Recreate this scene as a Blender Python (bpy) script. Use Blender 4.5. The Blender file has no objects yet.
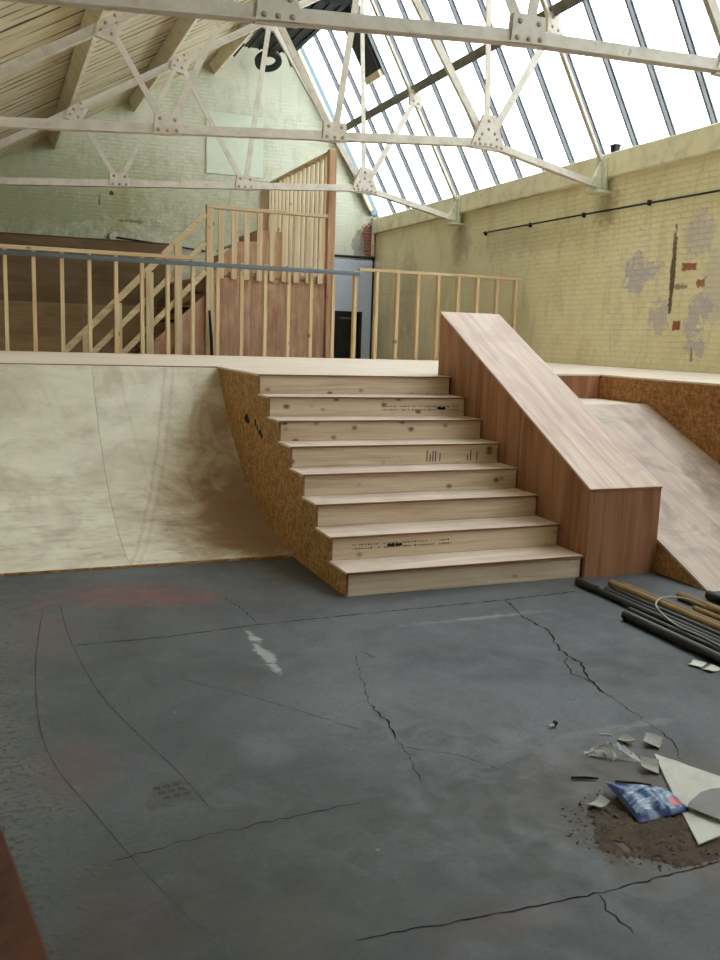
import bpy, bmesh, math, random
from mathutils import Vector, Matrix, noise
random.seed(7)
SC = bpy.context.scene
COL = SC.collection
V = Vector

# ---------------------------------------------------------------- mesh builder
class MB:
    def __init__(s): s.v = []; s.f = []; s.m = []; s.cur = 0
    def add(s, vs, fs):
        b = len(s.v); s.v += [tuple(v) for v in vs]
        for f in fs: s.f.append([b + i for i in f]); s.m.append(s.cur)
        return s
    def box(s, x0, x1, y0, y1, z0, z1):
        vs = [(x, y, z) for x in (x0, x1) for y in (y0, y1) for z in (z0, z1)]
        return s.add(vs, [(0,1,3,2),(4,6,7,5),(0,4,5,1),(2,3,7,6),(0,2,6,4),(1,5,7,3)])
    def bar(s, p0, p1, w, t, side):
        """bar from p0 to p1; w = width along `side`-perpendicular, t = thickness along `side`"""
        p0, p1, side = V(p0), V(p1), V(side).normalized()
        d = (p1 - p0).normalized(); u = side.cross(d).normalized(); sd = d.cross(u).normalized()
        vs = []
        for p in (p0, p1):
            for a, b in ((-1,-1),(1,-1),(1,1),(-1,1)): vs.append(p + u*a*w/2 + sd*b*t/2)
        return s.add(vs, [(3,2,1,0),(4,5,6,7),(0,1,5,4),(1,2,6,5),(2,3,7,6),(3,0,4,7)])
    def prism(s, poly, axis, a0, a1):
        def P(q, a):
            if axis == 'x': return (a, q[0], q[1])
            if axis == 'y': return (q[0], a, q[1])
            return (q[0], q[1], a)
        n = len(poly)
        vs = [P(q, a0) for q in poly] + [P(q, a1) for q in poly]
        fs = [tuple(range(n))[::-1], tuple(range(n, 2*n))]
        fs += [(i, (i+1) % n, n + (i+1) % n, n + i) for i in range(n)]
        return s.add(vs, fs)
    def tube(s, pts, r, n=10, cap=True):
        pts = [V(p) for p in pts]; rings = []
        ref = V((0, 0, 1))
        for i, p in enumerate(pts):
            d = (pts[min(i+1, len(pts)-1)] - pts[max(i-1, 0)]).normalized()
            a = d.cross(ref)
            if a.length < 1e-3: a = d.cross(V((1, 0, 0)))
            a.normalize(); b = d.cross(a)
            rr = r[i] if isinstance(r, (list, tuple)) else r
            rings.append([p + a*math.cos(2*math.pi*k/n)*rr + b*math.sin(2*math.pi*k/n)*rr for k in range(n)])
        vs = [v for R in rings for v in R]; fs = []
        for i in range(len(pts)-1):
            for k in range(n):
                fs.append((i*n+k, i*n+(k+1) % n, (i+1)*n+(k+1) % n, (i+1)*n+k))
        if cap: fs += [tuple(range(n)), tuple(range((len(pts)-1)*n, len(pts)*n))[::-1]]
        return s.add(vs, fs)
    def hollow(s, p0, p1, r, ri, n=14):
        p0, p1 = V(p0), V(p1); d = (p1-p0).normalized(); a = d.cross(V((0,0,1)))
        if a.length < 1e-3: a = V((1,0,0))
        a.normalize(); b = d.cross(a); vs = []
        for p, q in ((p0, r), (p1, r), (p1, ri), (p0, ri)):
            vs += [p + a*math.cos(2*math.pi*k/n)*q + b*math.sin(2*math.pi*k/n)*q for k in range(n)]
        fs = []
        for i in range(4):
            j = (i+1) % 4
            fs += [(i*n+k, i*n+(k+1) % n, j*n+(k+1) % n, j*n+k) for k in range(n)]
        return s.add(vs, fs)
    def dome(s, c, nrm, r, h, n=7):
        c, nrm = V(c), V(nrm).normalized(); a = nrm.orthogonal().normalized(); b = nrm.cross(a)
        vs = []
        for q, e in ((r, 0), (r*.75, h*.75)):
            vs += [c + a*math.cos(2*math.pi*k/n)*q + b*math.sin(2*math.pi*k/n)*q + nrm*e for k in range(n)]
        vs.append(c + nrm*h)
        fs = [(k, (k+1) % n, n+(k+1) % n, n+k) for k in range(n)] + [(n+k, n+(k+1) % n, 2*n) for k in range(n)]
        return s.add(vs, fs)
    def build(s, name, mat, parent=None, origin=None, bevel=0, smooth=False):
        o0 = V((0, 0, 0))
        p = parent
        while p is not None: o0 = o0 + p.location; p = p.parent
        loc = V((0, 0, 0))
        if origin is not None: loc = V(origin) - o0; o0 = V(origin)
        me = bpy.data.meshes.new(name)
        bm = bmesh.new()
        bv = [bm.verts.new(V(v) - o0) for v in s.v]
        for f, mi in zip(s.f, s.m):
            try: bm.faces.new([bv[i] for i in f]).material_index = mi
            except ValueError: pass
        bmesh.ops.recalc_face_normals(bm, faces=bm.faces)
        if bevel:
            es = [e for e in bm.edges if len(e.link_faces) == 2 and e.calc_face_angle(0) > .5]
            bmesh.ops.bevel(bm, geom=es, offset=bevel, segments=1, affect='EDGES', clamp_overlap=True)
        bm.to_mesh(me); bm.free()
        for m in (mat if isinstance(mat, (list, tuple)) else [mat]): me.materials.append(m)
        if smooth:
            for pl in me.polygons: pl.use_smooth = True
        o = bpy.data.objects.new(name, me); COL.objects.link(o)
        o.parent = parent; o.location = loc
        return o

def tag(o, label=None, cat=None, group=None, kind=None):
    if label: o['label'] = label
    if cat: o['category'] = cat
    if group: o['group'] = group
    if kind: o['kind'] = kind
    return o
def empty(name, loc, label=None, cat=None, group=None, kind=None):
    o = bpy.data.objects.new(name, None); COL.objects.link(o); o.location = loc
    o.empty_display_size = .1
    return tag(o, label, cat, group, kind)

# ---------------------------------------------------------------- materials
def S(r, g, b):
    f = lambda c: (c/255/12.92 if c/255 <= .04045 else ((c/255+.055)/1.055)**2.4)
    return (f(r), f(g), f(b), 1)
class NT:
    def __init__(s, name, rough=.7, spec=.3, metal=0):
        s.mat = bpy.data.materials.new(name); s.mat.use_nodes = True
        s.t = s.mat.node_tree; s.N = s.t.nodes; s.L = s.t.links
        s.b = s.N['Principled BSDF']; s.out = s.N['Material Output']
        s.b.inputs['Roughness'].default_value = rough
        s.b.inputs['Specular IOR Level'].default_value = spec
        s.b.inputs['Metallic'].default_value = metal
        s._co = None
    def lk(s, a, b): s.L.new(a, b)
    def put(s, sock, val):
        if hasattr(val, 'is_output') or hasattr(val, 'links'): s.lk(val, sock)
        else: sock.default_value = val
    def co(s, rnd=False):
        if s._co is None:
            tc = s.N.new('ShaderNodeTexCoord'); c = tc.outputs['Object']
            if rnd:
                oi = s.N.new('ShaderNodeObjectInfo')
                m = s.N.new('ShaderNodeVectorMath'); m.operation = 'MULTIPLY_ADD'
                cb = s.N.new('ShaderNodeCombineXYZ')
                for i in range(3): s.lk(oi.outputs['Random'], cb.inputs[i])
                s.lk(cb.outputs[0], m.inputs[0]); m.inputs[1].default_value = (37, 53, 71); s.lk(c, m.inputs[2])
                c = m.outputs[0]
            s._co = c
        return s._co
    def mapping(s, vec, scale=(1,1,1), rot=(0,0,0), loc=(0,0,0)):
        r = s.N.new('ShaderNodeMapping'); s.lk(vec, r.inputs[0])
        r.inputs['Rotation'].default_value = rot; r.inputs['Scale'].default_value = scale; r.inputs['Location'].default_value = loc
        return r.outputs[0]
    def noise(s, vec, scale, detail=4, dist=0, rough=.55):
        n = s.N.new('ShaderNodeTexNoise'); s.lk(vec, n.inputs['Vector'])
        n.inputs['Scale'].default_value = scale; n.inputs['Detail'].default_value = detail
        n.inputs['Distortion'].default_value = dist; n.inputs['Roughness'].default_value = rough
        return n.outputs['Fac']
    def vor(s, vec, scale, feature='F1'):
        n = s.N.new('ShaderNodeTexVoronoi'); n.feature = feature; s.lk(vec, n.inputs['Vector']); n.inputs['Scale'].default_value = scale
        return n.outputs
    def ramp(s, fac, stops):
        r = s.N.new('ShaderNodeValToRGB'); s.lk(fac, r.inputs[0]); el = r.color_ramp.elements
        while len(el) < len(stops): el.new(.5)
        for e, (p, c) in zip(el, stops):
            e.position = p; e.color = c if isinstance(c, tuple) else (c, c, c, 1)
        return r.outputs[0]
    def mix(s, fac, a, b, mode='MIX'):
        m = s.N.new('ShaderNodeMix'); m.data_type = 'RGBA'; m.blend_type = mode
        s.put(m.inputs[0], fac); s.put(m.inputs[6], a); s.put(m.inputs[7], b)
        return m.outputs[2]
    def math(s, op, a, b=0., c=None, clamp=False):
        m = s.N.new('ShaderNodeMath'); m.operation = op; m.use_clamp = clamp
        s.put(m.inputs[0], a); s.put(m.inputs[1], b)
        if c is not None: s.put(m.inputs[2], c)
        return m.outputs[0]
    def bump(s, h, strength=.3, dist=.01):
        b = s.N.new('ShaderNodeBump'); b.inputs['Strength'].default_value = strength; b.inputs['Distance'].default_value = dist
        s.lk(h, b.inputs['Height']); s.lk(b.outputs[0], s.b.inputs['Normal'])
    def color(s, c): s.put(s.b.inputs['Base Color'], c)
    def sep(s, vec):
        n = s.N.new('ShaderNodeSeparateXYZ'); s.lk(vec, n.inputs[0]); return n.outputs
    def comb(s, x, y, z=0.):
        n = s.N.new('ShaderNodeCombineXYZ')
        for i, q in enumerate((x, y, z)): s.put(n.inputs[i], q)
        return n.outputs[0]
    def blob(s, u, v, cu, cv, ru, rv, nz, amt=.6, soft=.15, sq=False):
        """mask of an irregular patch centred (cu,cv) in the plane (u,v)"""
        a = s.math('MULTIPLY', s.math('SUBTRACT', u, cu), 1/ru); b = s.math('MULTIPLY', s.math('SUBTRACT', v, cv), 1/rv)
        if sq: d = s.math('MAXIMUM', s.math('ABSOLUTE', a), s.math('ABSOLUTE', b))
        else: d = s.math('SQRT', s.math('ADD', s.math('MULTIPLY', a, a), s.math('MULTIPLY', b, b)))
        d = s.math('ADD', d, s.math('MULTIPLY', s.math('SUBTRACT', nz, .5), amt*4))
        return s.math('MULTIPLY_ADD', s.math('SUBTRACT', 1., d), 1/soft, .5, clamp=True)

def wood(name, dark, light, axis='x', knots=0, rough=.62, wear=None, wearamt=.0, rot=(0,0,0), spec=.25, ring=9, kflat=None, kr=.13, kasp=2.1):
    m = NT(name, rough, spec); c = m.co(True)
    if rot != (0,0,0): c = m.mapping(c, rot=rot)
    k = 'xyz'.index(axis)
    def sc(al, ac): q = [ac]*3; q[k] = al; return tuple(q)
    g = m.noise(m.mapping(c, sc(.55, ring)), 1.6, 6, .8)
    col = m.ramp(g, [(.33, dark), (.62, light)])
    fine = m.noise(m.mapping(c, sc(3, 140)), 1.2, 3)
    col = m.mix(.35, col, m.ramp(fine, [(.3, .45), (.7, 1.)]), 'MULTIPLY')
    if knots:
        ks = list(sc(knots, knots*kasp))
        if kflat: ks['xyz'.index(kflat)] = 0
        vo = m.vor(m.mapping(c, tuple(ks)), 1.0)
        col = m.mix(m.ramp(vo['Distance'], [(kr*.4, .95), (kr, 0.)]), col, S(120, 76, 46))
    if wear:
        w = m.noise(c, 1.7, 6, 1.2, .62)
        col = m.mix(m.math('MULTIPLY', m.ramp(w, [(.47, 0.), (.68, 1.)]), wearamt), col, wear)
    m.color(col); m.bump(fine, .12, .003)
    return m.mat
def osb(name, a, b, c3, plane='yz'):
    m = NT(name, .7, .2); c = m.co(True)
    wob = m.N.new('ShaderNodeTexNoise'); m.lk(c, wob.inputs['Vector']); wob.inputs['Scale'].default_value = 14
    ad = m.N.new('ShaderNodeVectorMath'); ad.operation = 'MULTIPLY_ADD'; m.lk(wob.outputs['Color'], ad.inputs[0]); ad.inputs[1].default_value = (.05,.05,.05); m.lk(c, ad.inputs[2])
    p = ad.outputs[0]
    v1 = m.vor(m.mapping(p, (22, 14, 42), (.6, .3, .2)), 1.3)
    v2 = m.vor(m.mapping(p, (18, 44, 16), (-.5, .8, .4)), 1.2)
    s1 = m.sep(v1['Color']); s2 = m.sep(v2['Color'])
    f = m.math('MULTIPLY_ADD', s1[0], .5, m.math('MULTIPLY', s2[1], .5))
    col = m.ramp(f, [(.1, a), (.5, b), (.9, c3)])
    n = m.noise(c, 2.2, 5)
    col = m.mix(.3, col, m.ramp(n, [(.3, .6), (.7, 1.)]), 'MULTIPLY')
    m.color(col); m.bump(f, .12, .003)
    return m.mat
def painted(name, base, dirt, rust=None, sc=6, rough=.5, amt=.5):
    m = NT(name, rough, .35); c = m.co(True)
    n = m.noise(c, sc, 6, .3, .65)
    col = m.mix(m.math('MULTIPLY', m.ramp(n, [(.45, 0.), (.7, 1.)]), amt), base, dirt)
    if rust:
        n2 = m.noise(c, sc*1.7, 5, .5, .7)
        col = m.mix(m.ramp(n2, [(.64, 0.), (.72, .8)]), col, rust)
    m.color(col); m.bump(n, .1, .004)
    return m.mat
def flat(name, c, rough=.6, spec=.3, metal=0, vary=.25, sc=12):
    m = NT(name, rough, spec, metal); n = m.noise(m.co(True), sc, 4)
    m.color(m.mix(vary, c, m.ramp(n, [(.3, .35), (.7, 1.)]), 'MULTIPLY'))
    return m.mat

PINE = {a: wood('pine_'+a, S(208,178,134), S(232,208,170), a, 2.6, ring=14, kflat=('x' if a == 'y' else 'y')) for a in 'xyz'}
RISER = wood('pine_riser_board', S(202,176,148), S(228,208,182), 'x', 5.2, ring=11, kflat='y', kr=.21, kasp=1.35)
TREAD = wood('tread_plywood', S(218,192,176), S(240,220,206), 'x', 0, ring=5, wear=S(176,150,136), wearamt=.35)
PLYEDGE = wood('plywood_edge', S(120,78,60), S(165,118,92), 'x')
DECK = wood('deck_plywood', S(226,206,186), S(242,226,210), 'x', 0, ring=5)
REDPLY = wood('red_plywood_upright', S(142,94,66), S(182,132,100), 'z', 0, ring=6, rough=.55)
MEZPLY = wood('red_plywood_front', S(178,132,106), S(208,170,140), 'z', 0, ring=6, wear=S(150,100,74), wearamt=.5)
SLOPE = math.atan2(1.3, 2.5)
LEDGETOP = wood('ledge_top_plywood', S(206,174,158), S(232,206,190), 'y', 0, rough=.5, ring=7, wear=S(178,148,134), wearamt=.4, rot=(-SLOPE,0,0))
RAMP = wood('ramp_plywood', S(196,172,158), S(216,196,182), 'y', 0, rough=.5, ring=5, wear=S(134,120,114), wearamt=.7, rot=(-.42,0,0))
OSB = osb('oriented_strand_board', S(146,102,60), S(174,128,80), S(200,156,108))
OSBD = osb('dark_strand_board', S(70,50,32), S(84,62,40), S(98,74,48))
TRUSS = painted('flaking_cream_steel_paint', S(212,203,190), S(178,162,142), S(132,92,66), 6, .5, .6)
PURLIN = painted('cream_painted_timber', S(224,212,186), S(186,168,136), None, 7, .6, .7)
DARKSTEEL = painted('dark_painted_steel', S(112,110,98), S(70,66,56), None, 5, .55, .7)
BARM = painted('grey_glazing_bar_paint', S(118,118,122), S(84,82,84), None, 8, .5, .5)
GALV = flat('galvanised_steel', S(120,128,136), .38, .5, .8, .3, 30)
BLACK = flat('black_sheet', S(34,32,33), .6, .3)
BLACKPIPE = flat('black_pipe_plastic', S(40,41,44), .42, .45, 0, .3, 20)
BROWNPIPE = flat('brown_tube_board', S(158,130,94), .65, .2, 0, .35, 9)
INK = flat('black_ink', S(48,38,32), .8, .1)
RUST = painted('rust_brown_timber', S(84,46,26), S(54,28,16), None, 6, .8, .8)
CARDW = painted('dirty_white_card', S(204,202,194), S(156,140,120), None, 7, .8, .5)
CARDG = painted('grey_card', S(140,138,136), S(112,106,98), None, 5, .8, .5)
SCRAP = painted('dusty_scrap_card', S(168,166,162), S(120,114,106), None, 20, .85, .5)
SOIL = painted('brown_dirt', S(84,69,56), S(56,48,42), None, 14, .95, .9)
WHITECABLE = flat('white_cable_sheath', S(176,172,160), .5)

def mk_floor():
    m = NT('worn_grey_concrete', .55, .4); c = m.co(); x, y, z = m.sep(c)
    n1 = m.noise(c, .9, 6, .6, .6); n2 = m.noise(c, 6, 6, .4, .65); n3 = m.noise(c, 48, 5, 0, .7)
    col = m.ramp(n1, [(.3, S(76,77,81)), (.5, S(94,96,100)), (.72, S(110,112,115))])
    col = m.mix(.6, col, m.ramp(n2, [(.3, .58), (.65, 1.)]), 'MULTIPLY')
    col = m.mix(.45, col, m.ramp(n3, [(.35, .5), (.6, 1.)]), 'MULTIPLY')
    nb = m.noise(c, 5.5, 7, .8, .72)
    def st(cx, cy, rx, ry, colr, amt, rough=1., soft=.9):
        nonlocal col
        col = m.mix(m.math('MULTIPLY', m.blob(x, y, cx, cy, rx, ry, nb, rough, soft), amt), col, colr)
    st(.65,5.75,.35,.22,S(122,80,78),.6); st(1.05,5.62,.3,.2,S(122,80,78),.55); st(.22,3.42,.16,.2,S(112,82,80),.4)
    st(.2,5.2,.15,.4,S(112,82,80),.4); st(.3,2.4,.2,.2,S(100,78,76),.4)
    st(.99,3.34,.1,.12,S(124,126,130),.45)
    st(.72,2.25,.12,.12,S(110,100,84),.5); st(1.31,4.74,.022,.15,S(170,170,168),.7,1.8,.6); st(1.30,4.38,.026,.2,S(170,170,168),.75,1.8,.6)
    st(.57,3.1,.1,.09,S(66,65,65),.6,.9,.6)
    st(2.6,3.05,.3,.03,S(130,128,124),.4); st(2.75,4.65,.45,.025,S(140,140,138),.55)
    st(2.2,2.5,.5,.45,S(92,78,66),.7,.8,.8); st(2.2,2.25,.35,.25,S(100,78,60),.8,.9,.6); st(1.2,2.7,.8,.25,S(70,68,66),.4,.7)
    st(3.2,3.6,.35,.25,S(66,63,60),.5); st(1.75,2.55,.5,.3,S(70,66,62),.4)
    st(-.35,3.6,.42,3.2,S(112,113,108),.6,.5,.6)
    st(1.35,2.05,.2,.06,S(116,90,82),.5)
    sp1 = m.vor(c, 7.); sp2 = m.sep(sp1['Color'])
    col = m.mix(m.math('MULTIPLY', m.math('LESS_THAN', sp1['Distance'], m.math('MULTIPLY', m.math('SUBTRACT', sp2[0], .72), .22)), .5), col, S(156,156,154))
    st(1.35,3.05,.55,.35,S(62,62,62),.4); st(1.0,2.3,.9,.2,S(66,64,62),.4); st(1.9,3.4,.3,.25,S(64,64,64),.35)
    st(1.1,1.95,1.5,.8,S(60,59,56),.5,.5,1.)
    # rough broken screed along the left edge
    edge = m.math('MULTIPLY', m.blob(x, y, -.35, 3.6, .45, 3.2, nb, .5, .4), m.ramp(m.noise(c, 34, 4), [(.5, 0.), (.6, 1.)]))
    col = m.mix(m.math('MULTIPLY', edge, .7), col, S(64,62,58))
    m.color(col); h = m.math('ADD', m.math('MULTIPLY', n2, .6), m.math('MULTIPLY', n3, .25))
    m.bump(m.math('ADD', h, edge), .3, .01)
    m.lk(m.ramp(n2, [(.3, .42), (.7, .72)]), m.b.inputs['Roughness'])
    return m.mat
FLOOR = mk_floor()
CRACK = flat('dark_crack', S(42,41,40), .95, .05)
MARKM = flat('grey_tyre_mark', S(80,80,82), .8, .1, 0, .12)

RED = S(150,76,48)
def mk_brick(name, axis, base, base2, stain, extra, bump=.7):
    m = NT(name, .62, .3); c = m.co(); x, y, z = m.sep(c)
    u = x if axis == 'x' else y
    uv = m.comb(u, z)
    nz = m.noise(c, 5, 5, .3, .6)
    wob = m.math('MULTIPLY_ADD', m.math('SUBTRACT', nz, .5), .02, z)
    br = m.N.new('ShaderNodeTexBrick'); m.lk(m.comb(u, wob), br.inputs['Vector'])
    for k, q in (('Scale', 1.), ('Mortar Size', .007), ('Mortar Smooth', .45), ('Brick Width', .23), ('Row Height', .077), ('Bias', 0.)): br.inputs[k].default_value = q
    br.inputs['Color1'].default_value = S(150,78,56); br.inputs['Color2'].default_value = S(112,62,50); br.inputs['Mortar'].default_value = S(150,136,122)
    n1 = m.noise(c, .7, 6, .5, .6)
    col = m.ramp(n1, [(.3, base2), (.62, base)])
    n2 = m.noise(m.mapping(c, (1.5, 1.5, .5)), 2.2, 6, .8, .65)
    col = m.mix(m.math('MULTIPLY', m.ramp(n2, [(.5, 0.), (.75, 1.)]), .45), col, stain)
    col = m.mix(m.math('MULTIPLY', br.outputs['Fac'], .03), col, stain)
    n3 = m.noise(m.mapping(c, (6, 6, 16)), 1.3, 5, .4, .7)
    col = m.mix(m.math('MULTIPLY', m.ramp(n3, [(.66, 0.), (.72, 1.)]), .55), col, stain)
    nb = m.noise(c, 6.5, 6, .6, .72)
    for cu, cv, ru, rv, cc, amt, rg, soft in extra:
        cc = br.outputs['Color'] if cc == 'brick' else cc
        col = m.mix(m.math('MULTIPLY', m.blob(u, z, cu, cv, ru, rv, nb, rg, soft, cc == RED), amt), col, cc)
    m.color(col)
    h = m.math('MULTIPLY_ADD', br.outputs['Fac'], -1., m.math('MULTIPLY', nz, .5))
    m.bump(h, bump, .012)
    return m.mat
GREY = S(190,182,188)
RWALL = mk_brick('cream_painted_brick', 'y', S(232,224,188), S(220,210,170), S(172,156,116), [
    (10.6,2.68,.22,.25,GREY,.85,1.0,.15), (10.28,2.75,.2,.12,GREY,.7,1.0,.15), (9.38,1.98,.18,.2,GREY,.8,1.0,.15), (9.22,2.23,.2,.15,GREY,.75,1.0,.15),
    (9.4,3.15,.25,.3,GREY,.55,.6,.3), (10.02,2.1,.18,.2,GREY,.7,1.0,.15), (9.3,1.72,.18,.12,GREY,.8,1.0,.15), (9.05,2.5,.2,.5,GREY,.4,.7,.3),
    (9.52,2.75,.13,.05,RED,.9,.4,.25), (9.68,1.99,.08,.065,RED,.95,.35,.25), (9.29,2.53,.07,.05,RED,.85,.9,.3),
    (9.84,2.68,.045,.56,S(92,76,58),.95,.55,.3), (9.64,2.5,.1,.035,S(110,90,68),.7,1.3,.4), (9.35,1.62,.04,.1,S(120,100,78),.7,1.3,.4),
    (11.4,3.75,.25,.3,S(126,108,68),.5,.7,.8), (13.5,3.4,1.4,.2,S(140,126,84),.3,.7,.9), (15.9,3.6,.35,.4,S(130,114,76),.45,.7,.8), (18.2,2.6,.5,.9,S(120,116,84),.35,.6,.8)])
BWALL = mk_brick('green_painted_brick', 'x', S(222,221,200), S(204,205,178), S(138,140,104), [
    (8.42,3.95,.34,.42,'brick',.95,.5,.12), (8.05,3.75,.16,.4,S(150,148,140),.8,.7,.15),
    (1.2,4.5,3.2,.9,S(160,164,118),.6,.7,.9), (.6,4.1,2.6,.5,S(140,144,100),.5,.7,.9), (2.6,4.2,.18,.5,S(170,146,100),.4,.8,.8),  # wide olive blobs: wall dirt with some of its shading put into the colour
    (2.4,4.55,.05,.05,S(40,36,30),.9,.3,.2), (2.15,4.35,.03,.1,S(66,60,50),.7,1.2,.3), (2.8,4.0,.25,.03,S(80,76,60),.5,1.4,.4)], .8)
LWALL = mk_brick('left_painted_brick', 'y', S(200,196,166), S(180,176,146), S(120,112,80), [])
FWALL = mk_brick('bare_brick', 'x', S(190,182,160), S(170,162,140), S(120,112,96), [])
COPING = painted('cream_painted_concrete', S(224,216,184), S(186,174,138), S(104,92,68), 4, .7, .7)

def mk_roof():
    m = NT('cream_painted_roof_boards', .65, .25); c = m.co(); x, y, z = m.sep(c)
    BW = .27
    q = m.math('MULTIPLY', y, 1/BW); fr = m.math('FRACT', q); fl_ = m.math('FLOOR', m.math('ADD', q, .5))
    wn = m.N.new('ShaderNodeTexWhiteNoise'); wn.noise_dimensions = '1D'; m.lk(fl_, wn.inputs['W'])
    n0 = m.noise(m.mapping(c, (.9, 6, .9)), 1.1, 4)
    ee = m.math('SUBTRACT', .5, m.math('ABSOLUTE', m.math('SUBTRACT', fr, .5)))
    wid = m.math('MULTIPLY', m.math('ADD', m.math('SUBTRACT', n0, .52), m.math('MULTIPLY', wn.outputs['Value'], .22)), .62)
    gap = m.math('LESS_THAN', ee, wid)
    bid = m.N.new('ShaderNodeTexWhiteNoise'); bid.noise_dimensions = '1D'; m.lk(m.math('FLOOR', q), bid.inputs['W'])
    n = m.noise(m.mapping(c, (.7, 3, .7)), 1.6, 5, .4, .6)
    col = m.ramp(n, [(.3, S(204,188,150)), (.6, S(226,214,182))])
    col = m.mix(.22, col, m.ramp(bid.outputs['Value'], [(0., .55), (1., 1.)]), 'MULTIPLY')
    col = m.mix(m.math('MULTIPLY', gap, .92), col, S(54,44,34))
    n4 = m.noise(c, 7, 5, .5, .7); col = m.mix(m.ramp(n4, [(.66, 0.), (.72, .75)]), col, S(92,72,52))
    m.color(col); m.bump(m.math('SUBTRACT', 1., gap), .3, .01)
    return m.mat
ROOF = mk_roof()

def mk_bank(corner):
    m = NT('scuffed_bank_plywood' + ('_stain_and_shade' if corner else ''), .55, .3); c = m.co(); x, y, z = m.sep(c)
    g = m.noise(m.mapping(c, (.8, 2.4, 2.4)), 1.6, 5, .5)
    col = m.ramp(g, [(.3, S(222,212,192)), (.65, S(238,230,212))])
    w = m.noise(m.mapping(c, (1, 1, 1), loc=(3.3, 1.2, .4)), 1.5, 8, .9, .68)
    col = m.mix(m.math('MULTIPLY', m.ramp(w, [(.46, 0.), (.72, 1.)]), .5), col, S(158,136,114))
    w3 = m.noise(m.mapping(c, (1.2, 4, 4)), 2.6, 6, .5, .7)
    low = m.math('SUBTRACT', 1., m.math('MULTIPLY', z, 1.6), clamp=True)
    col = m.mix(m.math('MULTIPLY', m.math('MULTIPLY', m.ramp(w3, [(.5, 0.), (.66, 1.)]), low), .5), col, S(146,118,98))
    wm = m.noise(c, 4.5, 6, .6, .7)
    col = m.mix(m.math('MULTIPLY', m.ramp(wm, [(.5, 0.), (.7, 1.)]), .22), col, S(150,132,116))
    nb = m.noise(c, 2.2, 7, .8, .68)
    if corner: col = m.mix(m.math('MULTIPLY', m.blob(x, y, 1.08, .85, .52, 1.1, nb, .7, .9), .85), col, S(146,106,78))  # corner blob: brown dirt plus side-panel shadow and bounce painted into the colour
    for off, k, amt in () if not corner else ((.0, .27, .2), (.06, .28, .16), (.5, -.1, .1)):
        d = m.math('ABSOLUTE', m.math('SUBTRACT', x, m.math('MULTIPLY_ADD', y, k, m.math('MULTIPLY_ADD', nb, .12, off-.06))))
        col = m.mix(m.math('MULTIPLY', m.ramp(d, [(.006, 1.), (.022, 0.)]), amt), col, S(120,106,94))
    fine = m.noise(m.mapping(c, (3, 90, 90)), 1., 3)
    col = m.mix(.15, col, m.ramp(fine, [(.3, .6), (.7, 1.)]), 'MULTIPLY')
    m.color(col); return m.mat
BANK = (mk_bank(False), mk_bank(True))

def mk_glass():
    m = NT('window_glass', .05, .5); N = m.N
    tr = N.new('ShaderNodeBsdfTransparent'); tr.inputs[0].default_value = (.93, .95, .95, 1)
    gl = N.new('ShaderNodeBsdfGlossy'); gl.inputs['Roughness'].default_value = .08
    mx = N.new('ShaderNodeMixShader'); mx.inputs[0].default_value = .05; m.lk(tr.outputs[0], mx.inputs[1]); m.lk(gl.outputs[0], mx.inputs[2])
    m.lk(mx.outputs[0], m.out.inputs['Surface']); N.remove(m.b); return m.mat
GLASS = mk_glass()
GREYPANEL = flat('pale_blue_grey_board', S(190,200,214), .6, .3, 0, .12, 3)
DOORM = flat('dark_door_paint', S(20,26,22), .4, .4)
LIGHTPATCH = painted('pale_green_board_paint', S(214,220,200), S(198,206,178), None, 3, .6, .5)

# ---------------------------------------------------------------- setting
XL, XR, YB, YF = -1.35, 8.5, 20.2, -3.2
RZ = lambda x: 4.89 + .57*x            # underside of the roof boards
GZ = lambda x: 19.41 - 1.75*x          # plane of the glazing
RX = (19.41-4.89)/(.57+1.75); RZT = RZ(RX)   # ridge
fl = MB(); fl.box(XL-.3, XR+.3, YF-.3, YB+.3, -.2, 0)
def ribbon(pts, w, z, jit=.010, step=.028, taper=True):
    P = []
    for a, b in zip(pts[:-1], pts[1:]):
        a, b = V(a), V(b); n = max(1, int((b-a).length/step))
        for i in range(n): P.append(a.lerp(b, i/n))
    P.append(V(pts[-1])); n = len(P); vs = []; 
    for i, p in enumerate(P):
        d = (P[min(i+1, n-1)] - P[max(i-1, 0)]).normalized(); q = V((-d.y, d.x))
        j = random.uniform(-jit, jit) if 0 < i < n-1 else 0
        ww = w*random.uniform(.3, 1.05)*(.4 if taper and i in (0, n-1) else 1)
        for s in (-.5, .5): r = p + q*(j + s*ww); vs.append((r.x, r.y, z))
    fl.add(vs, [(2*i, 2*i+1, 2*i+3, 2*i+2) for i in range(n-1)])
def sm2(pts, n=8):
    out = []
    for i in range(len(pts)-1):
        p0, p1, p2, p3 = (V(pts[max(i-1,0)]), V(pts[i]), V(pts[i+1]), V(pts[min(i+2,len(pts)-1)]))
        for k in range(n):
            t = k/n; out.append(.5*((2*p1)+(p2-p0)*t+(2*p0-5*p1+4*p2-p3)*t*t+(3*p1-p0-3*p2+p3)*t**3))
    return out + [V(pts[-1])]
fl.cur = 1
ribbon([(.36,4.86),(.84,4.85),(1.41,4.91),(2.06,4.93),(3.1,4.94),(3.7,4.98)], .014, .0012, .006)
ribbon([(.9,2.12),(1.31,2.09),(1.63,2.07),(1.95,2.07),(2.21,2.08),(3.4,2.09)], .007, .0012, .006)
ribbon([(3.10,4.94),(3.02,4.57),(3.02,4.32),(2.89,4.0),(2.88,3.8),(2.78,3.57),(2.74,3.4)], .016, .0012)
ribbon([(2.74,3.4),(2.73,3.23),(2.71,3.0),(2.69,2.85),(2.6,2.71)], .006, .0012)
ribbon([(2.86,3.9),(2.78,3.79),(2.74,3.67),(2.77,3.58),(2.76,3.5)], .008, .0012)
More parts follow.
